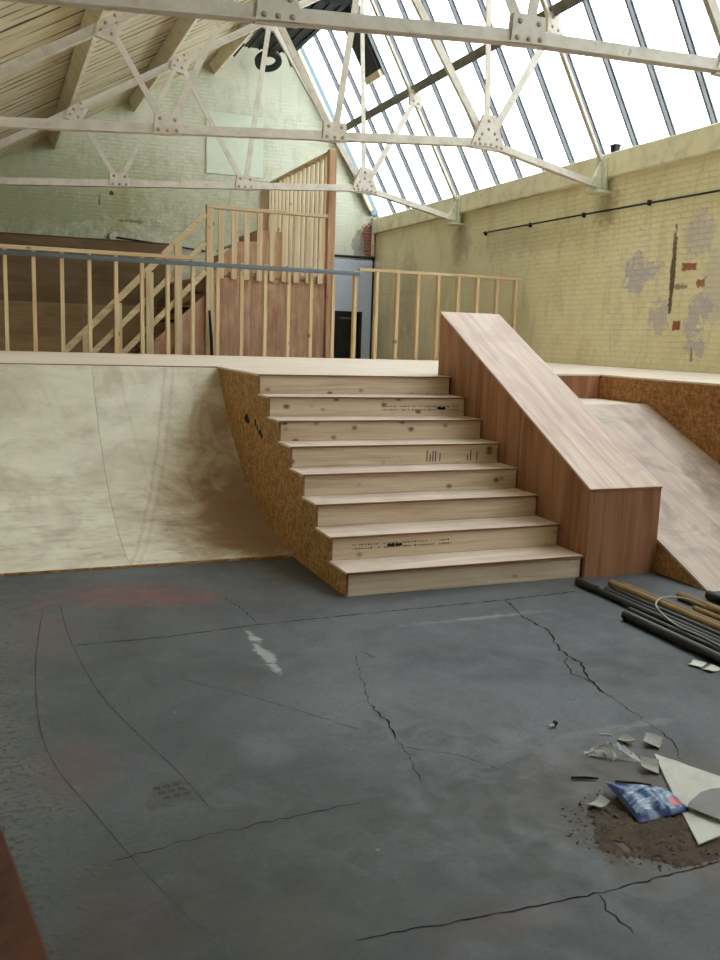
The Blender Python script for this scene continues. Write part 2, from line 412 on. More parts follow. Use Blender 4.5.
ribbon([(1.76,4.27),(1.7,4.06),(1.58,3.63)], .004, .0012); ribbon([(1.58,3.63),(1.58,3.4),(1.54,3.26)], .010, .0012); ribbon([(1.54,3.26),(1.54,3.11),(1.48,2.87)], .004, .0012)
ribbon([(1.70,2.06),(1.68,1.99),(1.68,1.87)], .008, .0012)
ribbon([(.3,2.74),(.56,2.78),(.67,2.79),(.83,2.8),(1.0,2.82),(1.2,2.82)], .005, .0012)
ribbon([(1.34,5.51),(1.38,5.27),(1.4,4.95)], .007, .0012)
ribbon([(.82,4.19),(.98,4.01),(1.18,3.76),(1.43,3.4)], .004, .0012, .004)
ribbon([(1.55,3.18),(1.74,3.04),(1.83,2.88)], .004, .0012, .004)
ribbon([(1.81,4.3),(1.85,4.2)], .01, .0012); ribbon([(1.80,4.22),(1.87,4.2)], .006, .0012)
fl.cur = 2
ribbon(sm2([(.33,5.63),(.34,4.95),(.41,4.16),(.52,3.64),(.61,3.29),(.67,2.97)]), .010, .0008, .0004, .1)
ribbon(sm2([(.23,5.61),(.15,4.69),(.13,3.93),(.17,3.48),(.27,3.09),(.37,2.72),(.5,2.3)]), .009, .0008, .0004, .1)
fl.cur = 2
for ix in range(3):
    for iy in range(3):
        cx, cy_ = .515 + .037*ix + .012*iy, 3.165 - .04*iy + .004*ix
        fl.add([(cx-.014, cy_-.010, .0007), (cx+.013, cy_-.014, .0007), (cx+.016, cy_+.010, .0007), (cx-.010, cy_+.014, .0007)], [(0,1,2,3)])
tag(fl.build('floor', [FLOOR, CRACK, MARKM]), kind='structure')

# walls
w = MB(); w.prism([(XL-.3,-.2),(XR+.3,-.2),(XR+.3,GZ(XR)),(RX,RZT+.12),(XL-.3,RZ(XL-.3)+.1)], 'y', YB, YB+.3)
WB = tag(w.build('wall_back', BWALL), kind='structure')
w = MB(); w.prism([(XL-.3,-.2),(XR+.3,-.2),(XR+.3,4.5),(RX,RZT+.12),(XL-.3,RZ(XL-.3)+.1)], 'y', YF-.3, YF)
tag(w.build('wall_front', FWALL), kind='structure')
w = MB(); w.box(XR, XR+.3, YF, YB, -.2, 4.2); tag(w.build('wall_right', RWALL), kind='structure')
w = MB(); w.box(XL-.3, XL, YF, YB, -.2, RZ(XL)+.02); tag(w.build('wall_left', LWALL), kind='structure')
w = MB()
w.box(XR-.1, XR+.32, YF, YB, 4.13, 4.47)
tag(w.build('trim_1', COPING, bevel=.015), kind='structure')
w = MB()
n = V((-.57, 0, 1)).normalized()
a, b = V((XL-.3, 0, RZ(XL-.3))), V((RX, 0, RZT))
w.prism([(a.x, a.z), (b.x, b.z), (b.x+n.x*.05, b.z+n.z*.05), (a.x+n.x*.05, a.z+n.z*.05)], 'y', YF, YB)
tag(w.build('ceiling', ROOF), kind='structure')
# sloping trim along the glazing on the end wall
w = MB(); g0, g1 = V((8.42, 20.13, GZ(8.42)-.1)), V((RX+.05, 20.13, GZ(RX+.05)-.1))
w.bar(g0, g1, .16, .14, (0, 1, 0)); tag(w.build('trim_2', flat('blue_grey_flashing', S(120,140,150), .5)), kind='structure')
w = MB(); w.bar((8.3, 20.05, GZ(8.3)-.24), (RX, 20.05, GZ(RX)-.24), .08, .1, (0, 1, 0))
tag(w.build('trim_3', PURLIN), kind='structure')

# glazed roof slope: glazing bars, glass panes, one blanked pane
win = empty('window_1', (8.55, YF, 4.45), kind='structure')
gn = V((1.75, 0, 1)).normalized()
def gp(t, y, off=0.):       # t=0 at the gutter, 1 at the ridge
    x = 8.56 + (RX-8.56)*t; return V((x, y, GZ(x))) + gn*off
ys = [9.32 + .757*k for k in range(-14, 15)]
ys = [YF+.02] + [y for y in ys if y > YF+.3 and y < YB-.3] + [YB-.03]
for i, y in enumerate(ys):
    m = MB(); m.bar(gp(-.01, y, -.02), gp(1, y, -.02), .055, .034, (0, 1, 0)); m.bar(gp(-.01, y, .025), gp(1, y, .025), .015, .06, (0, 1, 0))
    m.build('glazing_bar', BARM, win)
    if i < len(ys)-1:
        y2 = ys[i+1]; m = MB(); vs = []
        for off in (.010, .016):
            for t, yy in ((0, y), (0, y2), (1, y2), (1, y)): vs.append(gp(t, yy, off))
        m.add(vs, [(3,2,1,0),(4,5,6,7),(0,1,5,4),(1,2,6,5),(2,3,7,6),(3,0,4,7)]); m.build('pane', GLASS, win)
        if abs(y - 16.89) < .4:
            m = MB(); vs = []
            for off in (-.10, -.005):
                for t, yy in ((.60, y+.05), (.60, y2-.05), (.99, y2-.05), (.99, y+.05)): vs.append(gp(t, yy, off))
            m.add(vs, [(3,2,1,0),(4,5,6,7),(0,1,5,4),(1,2,6,5),(2,3,7,6),(3,0,4,7)]); m.build('blanking_panel', BLACK, win)
            m = MB(); m.bar(gp(.595, y+.03, -.07), gp(.595, y2-.03, -.07), .13, .12, gn); m.build('bottom_rail', PURLIN, win)
m = MB(); m.bar(gp(1, YF, .03)+V((0,0,.03)), gp(1, YB, .03)+V((0,0,.03)), .25, .06, (0,0,1)); m.build('ridge_cap', BLACK, win)

# ---------------------------------------------------------------- roof purlins
for i, (px, lab) in enumerate(((1.31, 'cream painted timber purlin lowest down the boarded roof slope'), (2.93, 'cream painted timber purlin halfway up the boarded roof slope'), (4.62, 'cream painted timber purlin highest on boarded slope, beside the black ridge vent'))):
    p0 = V((px, 0, 4.59+.57*px)); u = V((1, 0, .57)).normalized(); h = .252
    q = [p0 - u*.045, p0 + u*.045, p0 + u*.045 + n*h, p0 - u*.045 + n*h]
    m = MB(); m.prism([(v.x, v.z) for v in q], 'y', YF, YB)
    tag(m.build('roof_purlin', PURLIN, origin=(px, 8, p0.z), bevel=.008), lab, 'purlin', 'timber purlins under the boarded roof')
pc = gp(.472, 0, -.135)
m = MB(); m.bar((pc.x, YF, pc.z), (pc.x, YB, pc.z), .15, .02, gn); m.bar((pc.x, YF, pc.z)+gn*.06 if False else V((pc.x, YF, pc.z))+gn*.065, V((pc.x, YB, pc.z))+gn*.065, .02, .12, V((0,0,1)).cross(V((0,1,0))) )
tag(m.build('glazing_purlin', DARKSTEEL, origin=(pc.x, 8, pc.z)), 'long dark steel purlin running across under the glass roof slope', 'purlin')

# ---------------------------------------------------------------- trusses
m = MB(); m.dome((0,-.036,0), (0,-1,0), .024, .018, 8); m.dome((0,.036,0), (0,1,0), .024, .018, 8); m.tube([(0,-.036,0),(0,.036,0)], .017, 8)
_r = m.build('rivet', painted('rusty_rivet_paint', S(176,158,138), S(140,112,90), None, 20, .5, .7)); RIVET = _r.data; bpy.data.objects.remove(_r)
def truss(y0, label, dz=0., dc=0.):
    t = empty('roof_truss', (8.4, y0, 4.0), label, 'roof truss', 'steel roof trusses')
    ZC = lambda x: 3.965 + .071*x
    ZT = lambda x: 4.43 + .58*x
    A, B, C = (2.02, ZC(2.02)), (4.17, ZC(4.17)), (6.43, ZC(6.43)+dc)
    H, Sh = (-1.15, ZC(-1.15)), (8.34, 4.02)
    K1, K2, K3, G, R = (1.34, ZT(1.34)), (3.02, ZT(3.02)), (4.58, ZT(4.58)), (7.42, GZ(7.42)-.30), (6.26, 8.04)
    P = lambda q, dy=0: (q[0], y0+dy, q[1])
    def mem(name, a, b, w, tk=.012, ang=None, dy=0):
        m = MB(); m.bar(P(a, dy), P(b, dy), w, tk, (0, 1, 0))
        if ang:     # outstanding flange of the angle iron
            a3, b3 = V(P(a, dy)), V(P(b, dy)); d = (b3-a3).normalized(); u = V((0,1,0)).cross(d)
            if u.z < 0: u = -u
            for sgn in (1, -1): m.bar(a3 - u*(w/2-.006)+V((0,sgn*ang/2,0)), b3 - u*(w/2-.006)+V((0,sgn*ang/2,0)), .012, ang-.002, (0, 1, 0))
        return m.build(name, TRUSS, t, bevel=0)
    mem('bottom_chord', H, B, .115, .026, .06); mem('bottom_chord', B, C, .115, .026, .06); mem('bottom_chord', C, Sh, .105, .026, .055)
    mem('rafter', (-1.15, ZT(-1.15)), R, .115, .026, .055)
    mem('rafter', (8.42, 4.28), R, .06, .022, .04)
    mem('web_strut', A, K1, .075, .016, None, .02); mem('web_strut', A, K2, .075, .016, None, -.02)
    mem('web_strut', B, K2, .085, .016, None, .02); mem('web_strut', B, K3, .085, .016, None, -.02)
    mem('web_strut', C, K3, .11, .016, .03, .02); mem('web_strut', C, G, .10, .016, None, -.02)
    mem('king_post', C, R, .075, .02)
    def gusset(poly, rivets):
        m = MB(); m.prism(poly, 'y', y0-.036, y0+.036); g = m.build('gusset_plate', TRUSS, t)
        for x, z in rivets:
            r = bpy.data.objects.new('rivet', RIVET); COL.objects.link(r); r.parent = g; r.location = (x - t.location.x, 0, z - t.location.z)
    for q in (A, B):
        x, z = q; gusset([(x-.17,z-.08),(x+.17,z-.06),(x+.15,z+.17),(x-.15,z+.17)], [(x+dx, z+dz) for dx, dz in ((-.11,-.02),(0,-.02),(.11,-.01),(-.09,.11),(.09,.11))])
    x, z = C; gusset([(x-.27,z-.09),(x+.3,z-.11),(x+.2,z+.1),(x+.1,z+.36),(x-.08,z+.36),(x-.2,z+.1)],
                     [(x+dx, z+dz) for dx, dz in ((-.2,-.03),(-.12,-.03),(-.04,-.03),(.05,-.03),(.14,-.045),(.22,-.06),(-.1,.1),(.1,.12),(0,.17),(0,.28),(-.14,.03),(.14,.05))])
    for q in (K1, K2, K3):
        x, z = q; gusset([(x-.16,z-.16),(x+.08,z-.22),(x+.2,z+.02),(x+.14,z+.15),(x-.12,z+.0)], [(x+dx, z+dz) for dx, dz in ((-.08,-.1),(.04,-.12),(.1,.0),(.08,.09),(-.03,-.01))])
    x, z = G; gusset([(x-.14,z-.12),(x+.1,z-.18),(x+.12,z+.0),(x-.03,z+.18),(x-.14,z+.1)], [(x-.06,z-.06),(x+.04,z-.1),(x-.05,z+.06)])
    x, z = R; gusset([(x-.28,z-.12),(x+.16,z-.22),(x+.1,z+.08),(x-.06,z+.16)], [(x-.15,z-.04),(x-.02,z+.02),(x+.06,z-.1)])
    m = MB(); m.prism([(8.12,3.97),(8.5,3.93),(8.5,4.45),(8.38,4.45),(8.26,4.16)], 'y', y0-.03, y0+.03); m.box(8.22, 8.5, y0-.14, y0+.14, 3.9, 3.94)
    m.box(8.36,8.4, y0-.12,y0+.12,3.94,4.4)
    t.location.z += dz
    m.build('wall_shoe', painted('shoe_paint_%d' % int(y0), S(208,208,184), S(160,160,130), None, 8, .5, .6), t, bevel=.006)
truss(6.82, 'cream steel roof truss directly above the stairs and sloping ledge', -.07, -.09)
truss(11.4, 'middle cream steel roof truss with riveted triangular gusset before the glazing')
truss(15.9, 'farthest cream steel roof truss, nearest the green end wall')

# black ridge ventilator with ring
v = empty('ridge_vent', (5.58, 17.8, 7.6), 'black sheet metal vent trough under ridge with hanging ring at its end', 'roof vent')
m = MB(); m.prism([(5.0,7.60),(6.1,7.60),(6.16,7.72),(6.1,8.0),(5.3,7.83)], 'y', 16.15, 19.3)
for k in range(5): m.box(5.1+k*.22, 5.13+k*.22, 16.15, 19.3, 7.575, 7.602)
m.build('trough', BLACK, v)
m = MB(); m.hollow((5.62,19.575,7.44), (5.62,19.605,7.50), .29, .16, 28); m.box(5.58,5.66,19.25,19.36,7.56,7.62); m.build('ring', BLACK, v)
m = MB(); m.bar((5.02,19.35,7.68),(4.8,19.35,7.4),.06,.03,(0,1,0)); m.bar((4.8,19.35,7.4),(4.86,19.35,7.5),.05,.03,(0,1,0)); m.build('bracket', BLACK, v)
m = MB(); m.bar((5.95,19.35,7.66),(6.08,19.35,7.36),.07,.03,(0,1,0)); m.build('bracket', BLACK, v)

# pipes and cables on the walls
m = MB(); m.tube([(8.47,14.98,3.68),(8.46,12.0,3.67),(8.465,9.0,3.65),(8.46,5.0,3.65)], .014, 8)
for yy in (14.9,13.4,11.9,10.4,8.9): m.box(8.45,8.5,yy-.015,yy+.015,3.63,3.70)
tag(m.build('wall_cable', BLACK, origin=(8.5,11,3.66)), 'thin black cable running level along the cream brick wall', 'cable')
m = MB(); m.tube([(8.44,20.14,3.56),(8.44,20.14,.02)], .035, 10); m.tube([(7.2,20.14,3.57),(8.47,20.14,3.57)], .03, 8)
tag(m.build('drain_pipe', BLACK, origin=(8.44,20.14,0)), 'black pipe down the corner and across above the grey door panel', 'pipe')
m = MB(); m.tube([(8.42,20.15,4.5),(8.42,20.15,3.62)], .04, 10)
tag(m.build('conduit', TRUSS, origin=(8.42,20.15,3.62)), 'short pale conduit in the corner above the black pipe', 'pipe')
c = empty('wall_light_cable', (2.46,20.1,3.6), 'black cable with small lamp fitting above brown boards on end wall', 'cable')
m = MB(); m.tube([(2.46,20.15,3.64),(3.2,20.14,3.58),(4.45,20.15,3.47)], .02, 8); m.build('cable', BLACK, c)
m = MB(); m.tube([(2.4,20.19,3.66),(2.4,20.02,3.64)], [.09,.07], 12); m.build('lamp_fitting', TRUSS, c)
m = MB(); m.box(8.42,8.52,11.18,11.29,4.472,4.57); m.box(8.41,8.53,11.17,11.30,4.55,4.585)
tag(m.build('black_box', BLACK, origin=(8.5,11.2,4.47), bevel=.01), 'small black box standing on wall coping by the glazing', 'box')
m = MB(); m.box(4.42, 5.7, 20.172, 20.198, 5.15, 6.45)
tag(m.build('painted_board', LIGHTPATCH, origin=(5.06,20.2,5.31), bevel=.004), 'pale green painted board fixed high on the green brick end wall', 'board')

# grey partition with dark doorway in the far corner
p = empty('door_panel', (7.6, 20.1, 0), kind='structure'); p.name = 'trim_4'
m = MB(); m.box(6.2,7.45,20.12,20.2,0,3.5); m.box(8.17,8.5,20.12,20.2,0,3.5); m.box(7.45,8.17,20.12,20.2,2.3,3.5); m.build('panel', GREYPANEL, p)
d = empty('door_1', (7.45, 20.1, 0), kind='structure')
m = MB(); m.box(7.52,8.1,20.15,20.19,0,2.24); m.build('leaf', DOORM, d)
m = MB(); m.box(7.45,7.52,20.08,20.2,0,2.3); m.box(8.1,8.17,20.08,20.2,0,2.3); m.box(7.52,8.1,20.08,20.2,2.24,2.3); m.build('frame', BLACK, d)
m = MB(); m.box(7.62,8.0,20.12,20.15,2.12,2.16); m.build('closer', GALV, d)

# ---------------------------------------------------------------- stair block
TR, RS, XS0, XS1, Y0 = .3132, .17, 2.10, 3.96, 5.28
st = empty('skate_stairs', (3.03, 5.3, 0), 'eight step timber stair block with strand board side', 'stairs')
def stamp(m, x0, x1, zc, k, h, dens=1.0, blot=None):
    """rows of small printed strokes, too worn to read, on the face of riser k"""
    y = Y0 + TR*k + .0195; x = x0
    while x < x1:
        wd = random.uniform(.006, .016)
        for r in (0, 1):
            if random.random() < .8*dens:
                zz = zc + (r-.5)*h*.55; a = random.uniform(.2, .5)*h*.5
                m.box(x, x+wd*.7, y-.0006, y+.0008, zz-a*.5, zz+a*.5)
                if random.random() < .5: m.box(x, x+wd, y-.0006, y+.0008, zz+a*.2, zz+a*.5)
        x += wd + random.uniform(.002, .008) + (.02 if random.random() < .12 else 0)
    for bx, bw in blot or ():
        m.prism([(bx-bw, zc), (bx-bw*.5, zc+h*.28), (bx+bw*.1, zc+h*.12), (bx+bw*.6, zc+h*.3), (bx+bw, zc), (bx+bw*.5, zc-h*.3), (bx-bw*.5, zc-h*.26)], 'y', y-.0006, y+.0008)
for k in range(8):
    y = Y0 + TR*k; z = RS*(k+1)
    m = MB(); m.box(XS0+.018, XS1-.006, y+.02, y+.065, z-RS+.001, z-.019); m.cur = 1
    if k == 6: stamp(m, 3.14, 3.88, 1.09, 6, .055, 1.1, [(3.72, .05)])
    if k == 1: stamp(m, 2.27, 3.05, .255, 1, .05, 1.1, [(2.56, .035), (2.62, .03)])
    if k == 7: stamp(m, 3.5, 3.9, 1.2, 7, .02, .6)
    if k == 4:
        for sx, hh in ((3.28,.1),(3.31,.06),(3.335,.09),(3.36,.09),(3.40,.07),(3.66,.05),(3.69,.09),(3.75,.08)):
            m.box(sx, sx+.008, y+.0189, y+.0203, .70, .70+hh)
    m.build('riser_board', [RISER, INK], st, origin=(3,y+.04,z-RS))
    if k < 7:
        m = MB(); m.box(XS0-.004, XS1, y, y+TR+.02, z-.018, z); m.build('tread', TREAD, st, origin=(3,y,z), bevel=.0015)
        m = MB(); m.box(XS0-.003, XS1-.001, y-.0015, y, z-.017, z-.003); m.build('tread_edge', PLYEDGE, st)
prof = []
for k in range(8):
    y = Y0 + TR*k + .02; z = RS*(k+1) - .018
    prof += [(y, RS*k - (.018 if k else 0)), (y, z)]
R_, yq = 3.36, 6.3
curve = [(yq + R_*math.sin(a), R_ - R_*math.cos(a)) for a in [i*.9379/20 for i in range(21)]]
curve = [q for q in curve if q[1] <= 1.342] 
prof += [(9.0, 1.342)] + [(q[0]-.0, max(q[1]-.012, 0)) for q in reversed(curve)] + [(6.2, 0)]
m = MB(); m.prism(prof, 'x', XS0, XS0+.018); m.cur = 1
for cy, cz, sy, sz in ((7.87,.94,.07,.05),(7.80,.92,.05,.035),(7.56,.93,.03,.05),(7.50,.89,.03,.04),(7.42,.86,.06,.035),(7.36,.84,.03,.03)):
    pts = [(cy+math.cos(a)*sy*random.uniform(.5,1.1), cz+math.sin(a)*sz*random.uniform(.5,1.1)) for a in [i*math.pi/5 for i in range(10)]]
    m.prism(pts, 'x', XS0-.0008, XS0+.001)
sp = m.build('side_panel', [OSB, INK], st)
for k in range(8):
    m = MB(); m.box(XS0, XS0+.0185, Y0+TR*k+.0185, Y0+TR*k+.02, RS*k, RS*(k+1)-.018); m.build('panel_edge', PLYEDGE, sp)
# ---------------------------------------------------------------- sloped ledge beside stairs
lg = empty('grind_ledge', (4.29, 6.5, 0), 'broad sloping plywood ledge with reddish sides beside the stairs', 'skate ledge')
LX0, LX1 = 3.97, 4.612
side = [(5.262,0),(5.262,.648),(7.762,1.944),(7.762,0)]
m = MB(); m.prism(side, 'x', LX0, LX0+.018); m.build('side_panel', REDPLY, lg)
m = MB(); m.prism(side, 'x', LX1-.018, LX1); m.build('side_panel', REDPLY, lg)
m = MB(); m.box(LX0+.018, LX1-.018, 5.262, 5.28, 0, .655); m.build('front_panel', REDPLY, lg)
m = MB(); m.box(LX0+.018, LX1-.018, 7.744, 7.762, 0, 1.93); m.build('back_panel', REDPLY, lg)
m = MB(); m.prism([(5.257,.648),(7.766,1.948),(7.766,1.966),(5.257,.666)], 'x', LX0-.004, LX1+.004); tp = m.build('top_panel', LEDGETOP, lg, origin=(4.3,5.26,.66), bevel=.0015)
m = MB(); m.prism([(5.2555,.651),(5.257,.650),(5.257,.662),(5.2555,.662)], 'x', LX0-.003, LX1+.003); m.build('panel_edge', PLYEDGE, tp)

# ---------------------------------------------------------------- bank ramp behind the ledge
rp = empty('bank_ramp', (5.3, 6, 0), 'wide flat plywood bank ramp beyond the ledge, rising to a flat top', 'skate ramp')
RX0, RX1, RY0, RY1, RY2, RH = 4.618, 6.045, 4.70, 7.19, 8.0, 1.125
q = RH/(RY1-RY0)
m = MB(); m.prism([(RY0,0.002),(RY1,RH),(RY1,RH-.02),(RY0+.044,0.002)], 'x', RX0, RX1); m.build('riding_surface', RAMP, rp, origin=(RX0,RY0,0))
m = MB(); m.box(RX0, RX1, RY1, RY2, RH-.02, RH); m.build('flat_top', DECK, rp)
m = MB(); m.prism([(RY0+.05,0),(RY1,RH-.022),(RY2,RH-.022),(RY2,0)], 'x', RX0+.003, RX0+.021); m.build('side_panel', OSB, rp)

# ---------------------------------------------------------------- quarter pipe bank on the left
qp = empty('quarter_pipe', (0.9, 6.4, 0), 'scuffed pale plywood quarter pipe curving up from the floor beside the stairs', 'skate ramp')
CR = [(yq + R_*math.sin(i*.9379/28), R_ - R_*math.cos(i*.9379/28)) for i in range(29)]
CR = [q for q in CR if q[0] > 6.44 and q[1] < 1.34] + [(9.005, 1.342)]
under = [(y+.012, z-.022) for y, z in CR]
lip = [(6.43, 0.0), (6.43, .016)] 
for x0, x1 in ((XL+.02, .866), (.869, XS0-.001)):
    poly = lip + [(y, z+.012) for y, z in CR] + list(reversed([(y+.014, max(z-.008, 0.0)) for y, z in CR]))
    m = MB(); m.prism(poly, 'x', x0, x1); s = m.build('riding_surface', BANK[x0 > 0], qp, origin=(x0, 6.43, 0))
m = MB(); m.box(XL+.02, XS0-.002, 6.418, 6.43, 0, .017); m.build('front_edge', OSB, qp)

# ---------------------------------------------------------------- decks
dk = empty('platform_deck', (2, 10, 0), 'pale plywood platform deck behind quarter pipe and top step', 'platform')
DZ = 1.36
poly = [(XL,9.0),(XS0-.004,9.0),(XS0-.004,Y0+TR*7),(LX0-.002,Y0+TR*7),(LX0-.002,7.77),(4.65,7.77),(7.1,13.36),(XL,13.36)]
m = MB(); m.prism(poly, 'z', DZ-.018, DZ); m.build('deck_sheet', DECK, dk, bevel=.0015)
m = MB(); m.box(XS0-.003, LX0-.003, Y0+TR*7-.0015, Y0+TR*7, DZ-.016, DZ-.003); m.box(XL, XS0-.005, 8.9985, 9.0, DZ-.016, DZ-.003); m.build('sheet_edge', PLYEDGE, dk)
m = MB(); m.box(XL, 7.1, 13.30, 13.35, 0, DZ-.02)
for x in (-.6,.6,1.8,3.0,4.2,5.4): m.box(x, x+.05, 9.2, 13.3, DZ-.17, DZ-.02)
m.build('underframe', PINE['y'], dk)
rd = empty('side_deck', (7.2, 10, 0), 'raised plywood deck along the cream brick wall with strand board side', 'platform')
DZ2 = 1.385
poly = [(4.66,8.0),(6.05,8.0),(6.05,4.68),(8.5,4.68),(8.5,13.36),(7.12,13.36),(4.70,7.9)]
m = MB(); m.prism([(4.70,8.0),(6.05,8.0),(6.05,4.68),(8.495,4.68),(8.495,13.36),(7.12,13.36)], 'z', DZ2-.02, DZ2); m.build('deck_sheet', DECK, rd, bevel=.0015)
m = MB(); m.box(6.05, 6.068, 4.69, 8.018, 0, DZ2-.02); m.build('side_panel', OSB, rd)
m = MB(); m.box(4.64, 6.05, 8.002, 8.02, 0, DZ2-.02); m.build('back_panel', REDPLY, rd)
m = MB(); m.box(6.07, 8.49, 4.69, 4.71, 0, DZ2-.02); m.build('front_panel', OSB, rd)

# ---------------------------------------------------------------- stud fences at the back of the deck
FY = 13.3
f1 = empty('stud_fence', (2.2, FY, DZ), 'pale timber stud fence on deck with grey steel bar across its top', 'fence')
xs = [.17 + .3645*k for k in range(23)]
def stud(par, x, z0, z1, y=FY, wx=.05, wy=.09, name='stud'):
    m = MB(); dx = random.uniform(-.006, .006)
    m.add([(x-wx/2, y-wy/2, z0),(x+wx/2, y-wy/2, z0),(x+wx/2, y+wy/2, z0),(x-wx/2, y+wy/2, z0),(x-wx/2+dx, y-wy/2, z1),(x+wx/2+dx, y-wy/2, z1),(x+wx/2+dx, y+wy/2, z1),(x-wx/2+dx, y+wy/2, z1)],
          [(3,2,1,0),(4,5,6,7),(0,1,5,4),(1,2,6,5),(2,3,7,6),(3,0,4,7)])
    return m.build(name, PINE['z'], par, origin=(x, y, z0), bevel=.003)
for x in [-.93, -.56, -.2] + [x for x in xs if x < 5.2]: stud(f1, x, DZ+.002, 2.73)
m = MB(); m.box(XL+.02, 2.75, FY-.048, FY+.048, 2.73, 2.785); m.build('top_rail', PINE['x'], f1, bevel=.004)
m = MB(); m.box(XL+.02, 5.32, FY-.085, FY-.047, 2.645, 2.708); m.box(XL+.02, 5.32, FY-.089, FY-.083, 2.66, 2.692); m.build('steel_bar', GALV, f1, bevel=.004)
f2 = empty('stud_fence', (6.8, FY, DZ), 'pale timber stud fence without steel bar, ending at the cream brick wall', 'fence')
for x in [x for x in xs if x > 5.2]: stud(f2, x, (DZ if x < 7 else DZ2)+.002, 2.725)
m = MB(); m.box(5.33, 8.26, FY-.048, FY+.048, 2.725, 2.77); m.build('top_rail', PINE['x'], f2, bevel=.004)

# ---------------------------------------------------------------- mezzanine and its parts
MY, MX0, MX1, MZ = 16.2, 3.55, 5.95, 2.72
mz = empty('mezzanine_platform', (4.7, 17, 0), 'raised timber platform fronted with reddish plywood behind the stud fence', 'platform')
m = MB(); m.box(MX0, MX1-.13, MY, 20.1, MZ-.02, MZ); m.build('deck_sheet', DECK, mz)
for a, b in ((MX0+.14, 4.38), (4.385, 5.10), (5.105, MX1-.13)):
    m = MB(); m.box(a, b, MY+.0, MY+.018, 0, 2.80); m.build('front_panel', MEZPLY, mz, origin=(a,MY,0))
m = MB(); m.box(MX1-.02, MX1-.002, MY+.15, 20.1, 0, MZ-.03); m.build('side_panel', MEZPLY, mz)
m = MB(); m.box(MX0+.01, MX0+.03, MY+.15, 20.1, 0, MZ-.03); m.build('side_panel', MEZPLY, mz)
m = MB(); m.box(MX0, MX0+.13, MY-.05, MY+.05, 0, 3.87); m.build('corner_post', PINE['z'], mz, bevel=.004)
m = MB(); m.box(MX1-.12, MX1+.02, MY-.06, MY+.08, 0, 5.10); m.build('corner_post', wood('reddish_post', S(178,130,96), S(216,174,138), 'z', 2.4, kflat='y'), mz, bevel=.005)
bl = empty('balustrade', (4.7, MY, MZ), 'timber balustrade of flat boards along the front of the raised platform', 'balustrade')
for i in range(9):
    stud(bl, 3.815+.236*i, 2.66, 3.86, MY-.034, .10, .03, 'baluster')
m = MB(); m.box(MX0, MX1-.125, MY-.06, MY+.06, 3.872, 3.93); m.build('top_rail', PINE['x'], bl, bevel=.004)
sc = empty('stud_screen', (MX1, 18, MZ), 'tall close set timber stud screen running back along raised platform', 'screen')
for k in range(14):
    y = MY + .33 + k*.272; stud(sc, MX1-.05, MZ+.002, 5.03, y, .06, .045, 'stud')
m = MB(); m.box(MX1-.10, MX1, MY+.09, 20.15, 5.032, 5.09); m.build('top_rail', PINE['y'], sc, bevel=.004)
m = MB(); m.box(MX1-.26, MX1-.11, 20.12, 20.14, MZ+.002, 4.95); m.build('end_panel', wood('brown_end_ply', S(150,116,84), S(184,148,110), 'z'), sc)
bx = empty('plywood_box', (4.9, 18.4, MZ), 'reddish stepped plywood box standing on the raised platform behind balusters', 'box')
m = MB(); m.prism([(4.3,MZ+.002),(4.3,MZ+.55),(4.5,MZ+.72),(4.62,MZ+.80),(5.0,MZ+.82),(5.02,MZ+1.05),(5.6,MZ+1.05),(5.6,MZ+.002)], 'y', 18.0, 18.02); m.build('front_panel', MEZPLY, bx)
m = MB(); m.prism([(4.5,MZ+.70),(4.62,MZ+.78),(5.0,MZ+.80),(5.02,MZ+1.03),(5.6,MZ+1.03),(5.6,MZ+1.05),(5.0,MZ+1.05),(4.99,MZ+.82),(4.61,MZ+.80),(4.49,MZ+.72)], 'y', 18.021, 19.5); m.build('top_panel', MEZPLY, bx)
m = MB(); m.box(5.58,5.6,18.02,19.5,MZ+.002,MZ+1.03); m.build('side_panel', MEZPLY, bx)
m = MB(); m.box(4.3,4.32,18.02,19.5,MZ+.002,MZ+.55); m.build('side_panel', MEZPLY, bx)
m = MB(); m.tube([(MX0+.11,MY-.16,.0),(MX0+.08,MY-.12,1.6),(MX0+.05,MY-.08,2.09)], [.02,.03,.02], 8)
tag(m.build('dark_bar', BLACK, origin=(MX0+.1,MY-.16,0)), 'short dark bar leaning on the corner post of raised platform', 'bar')

# staircase up to the platform
sa = empty('timber_staircase', (2.4, 16.7, 0), 'timber staircase with plywood side climbing to the raised platform', 'stairs')
sl = .93; SX = MX0 - .01; ZT_ = 2.37
x0 = SX - ZT_/sl
m = MB(); m.prism([(x0,0),(SX,0),(SX,ZT_)], 'y', MY+.03, MY+.05); m.build('side_panel', MEZPLY, sa)
nst = 9
for k in range(nst):
    xx = x0 + .12 + k*(SX-x0)/nst; zz = MZ*(k+1)/(nst+1)
    m = MB(); m.box(xx, min(xx+.33, SX-.01), MY+.06, MY+1.0, zz-.04, zz); m.build('tread', OSBD, sa)
m = MB(); m.prism([(x0,0),(SX,0),(SX,ZT_)], 'y', MY+1.0, MY+1.02); m.build('side_panel', MEZPLY, sa)
sb = empty('stair_balustrade', (2.2, MY, 0), 'sloping timber balustrade with three rails beside the far staircase', 'balustrade')
for nm, (xa, za, xb, zb), wd in (('handrail', (1.11,1.30,3.54,3.77), .11), ('rail', (1.11,.82,3.54,3.28), .095), ('rail', (1.11,.30,3.54,2.77), .095)):
    m = MB(); m.bar((xa, MY-.02, za), (xb, MY-.02, zb), wd, .045, (0, 1, 0)); m.build(nm, PINE['x'], sb, bevel=.003)
for x, t in ((1.41,1.60),(1.94,2.15),(2.48,2.70),(2.98,3.20)):
    m = MB(); m.box(x, x+.13, MY-.09, MY-.045, 0, t); m.build('newel_post', PINE['z'], sb, origin=(x,MY,0), bevel=.003)

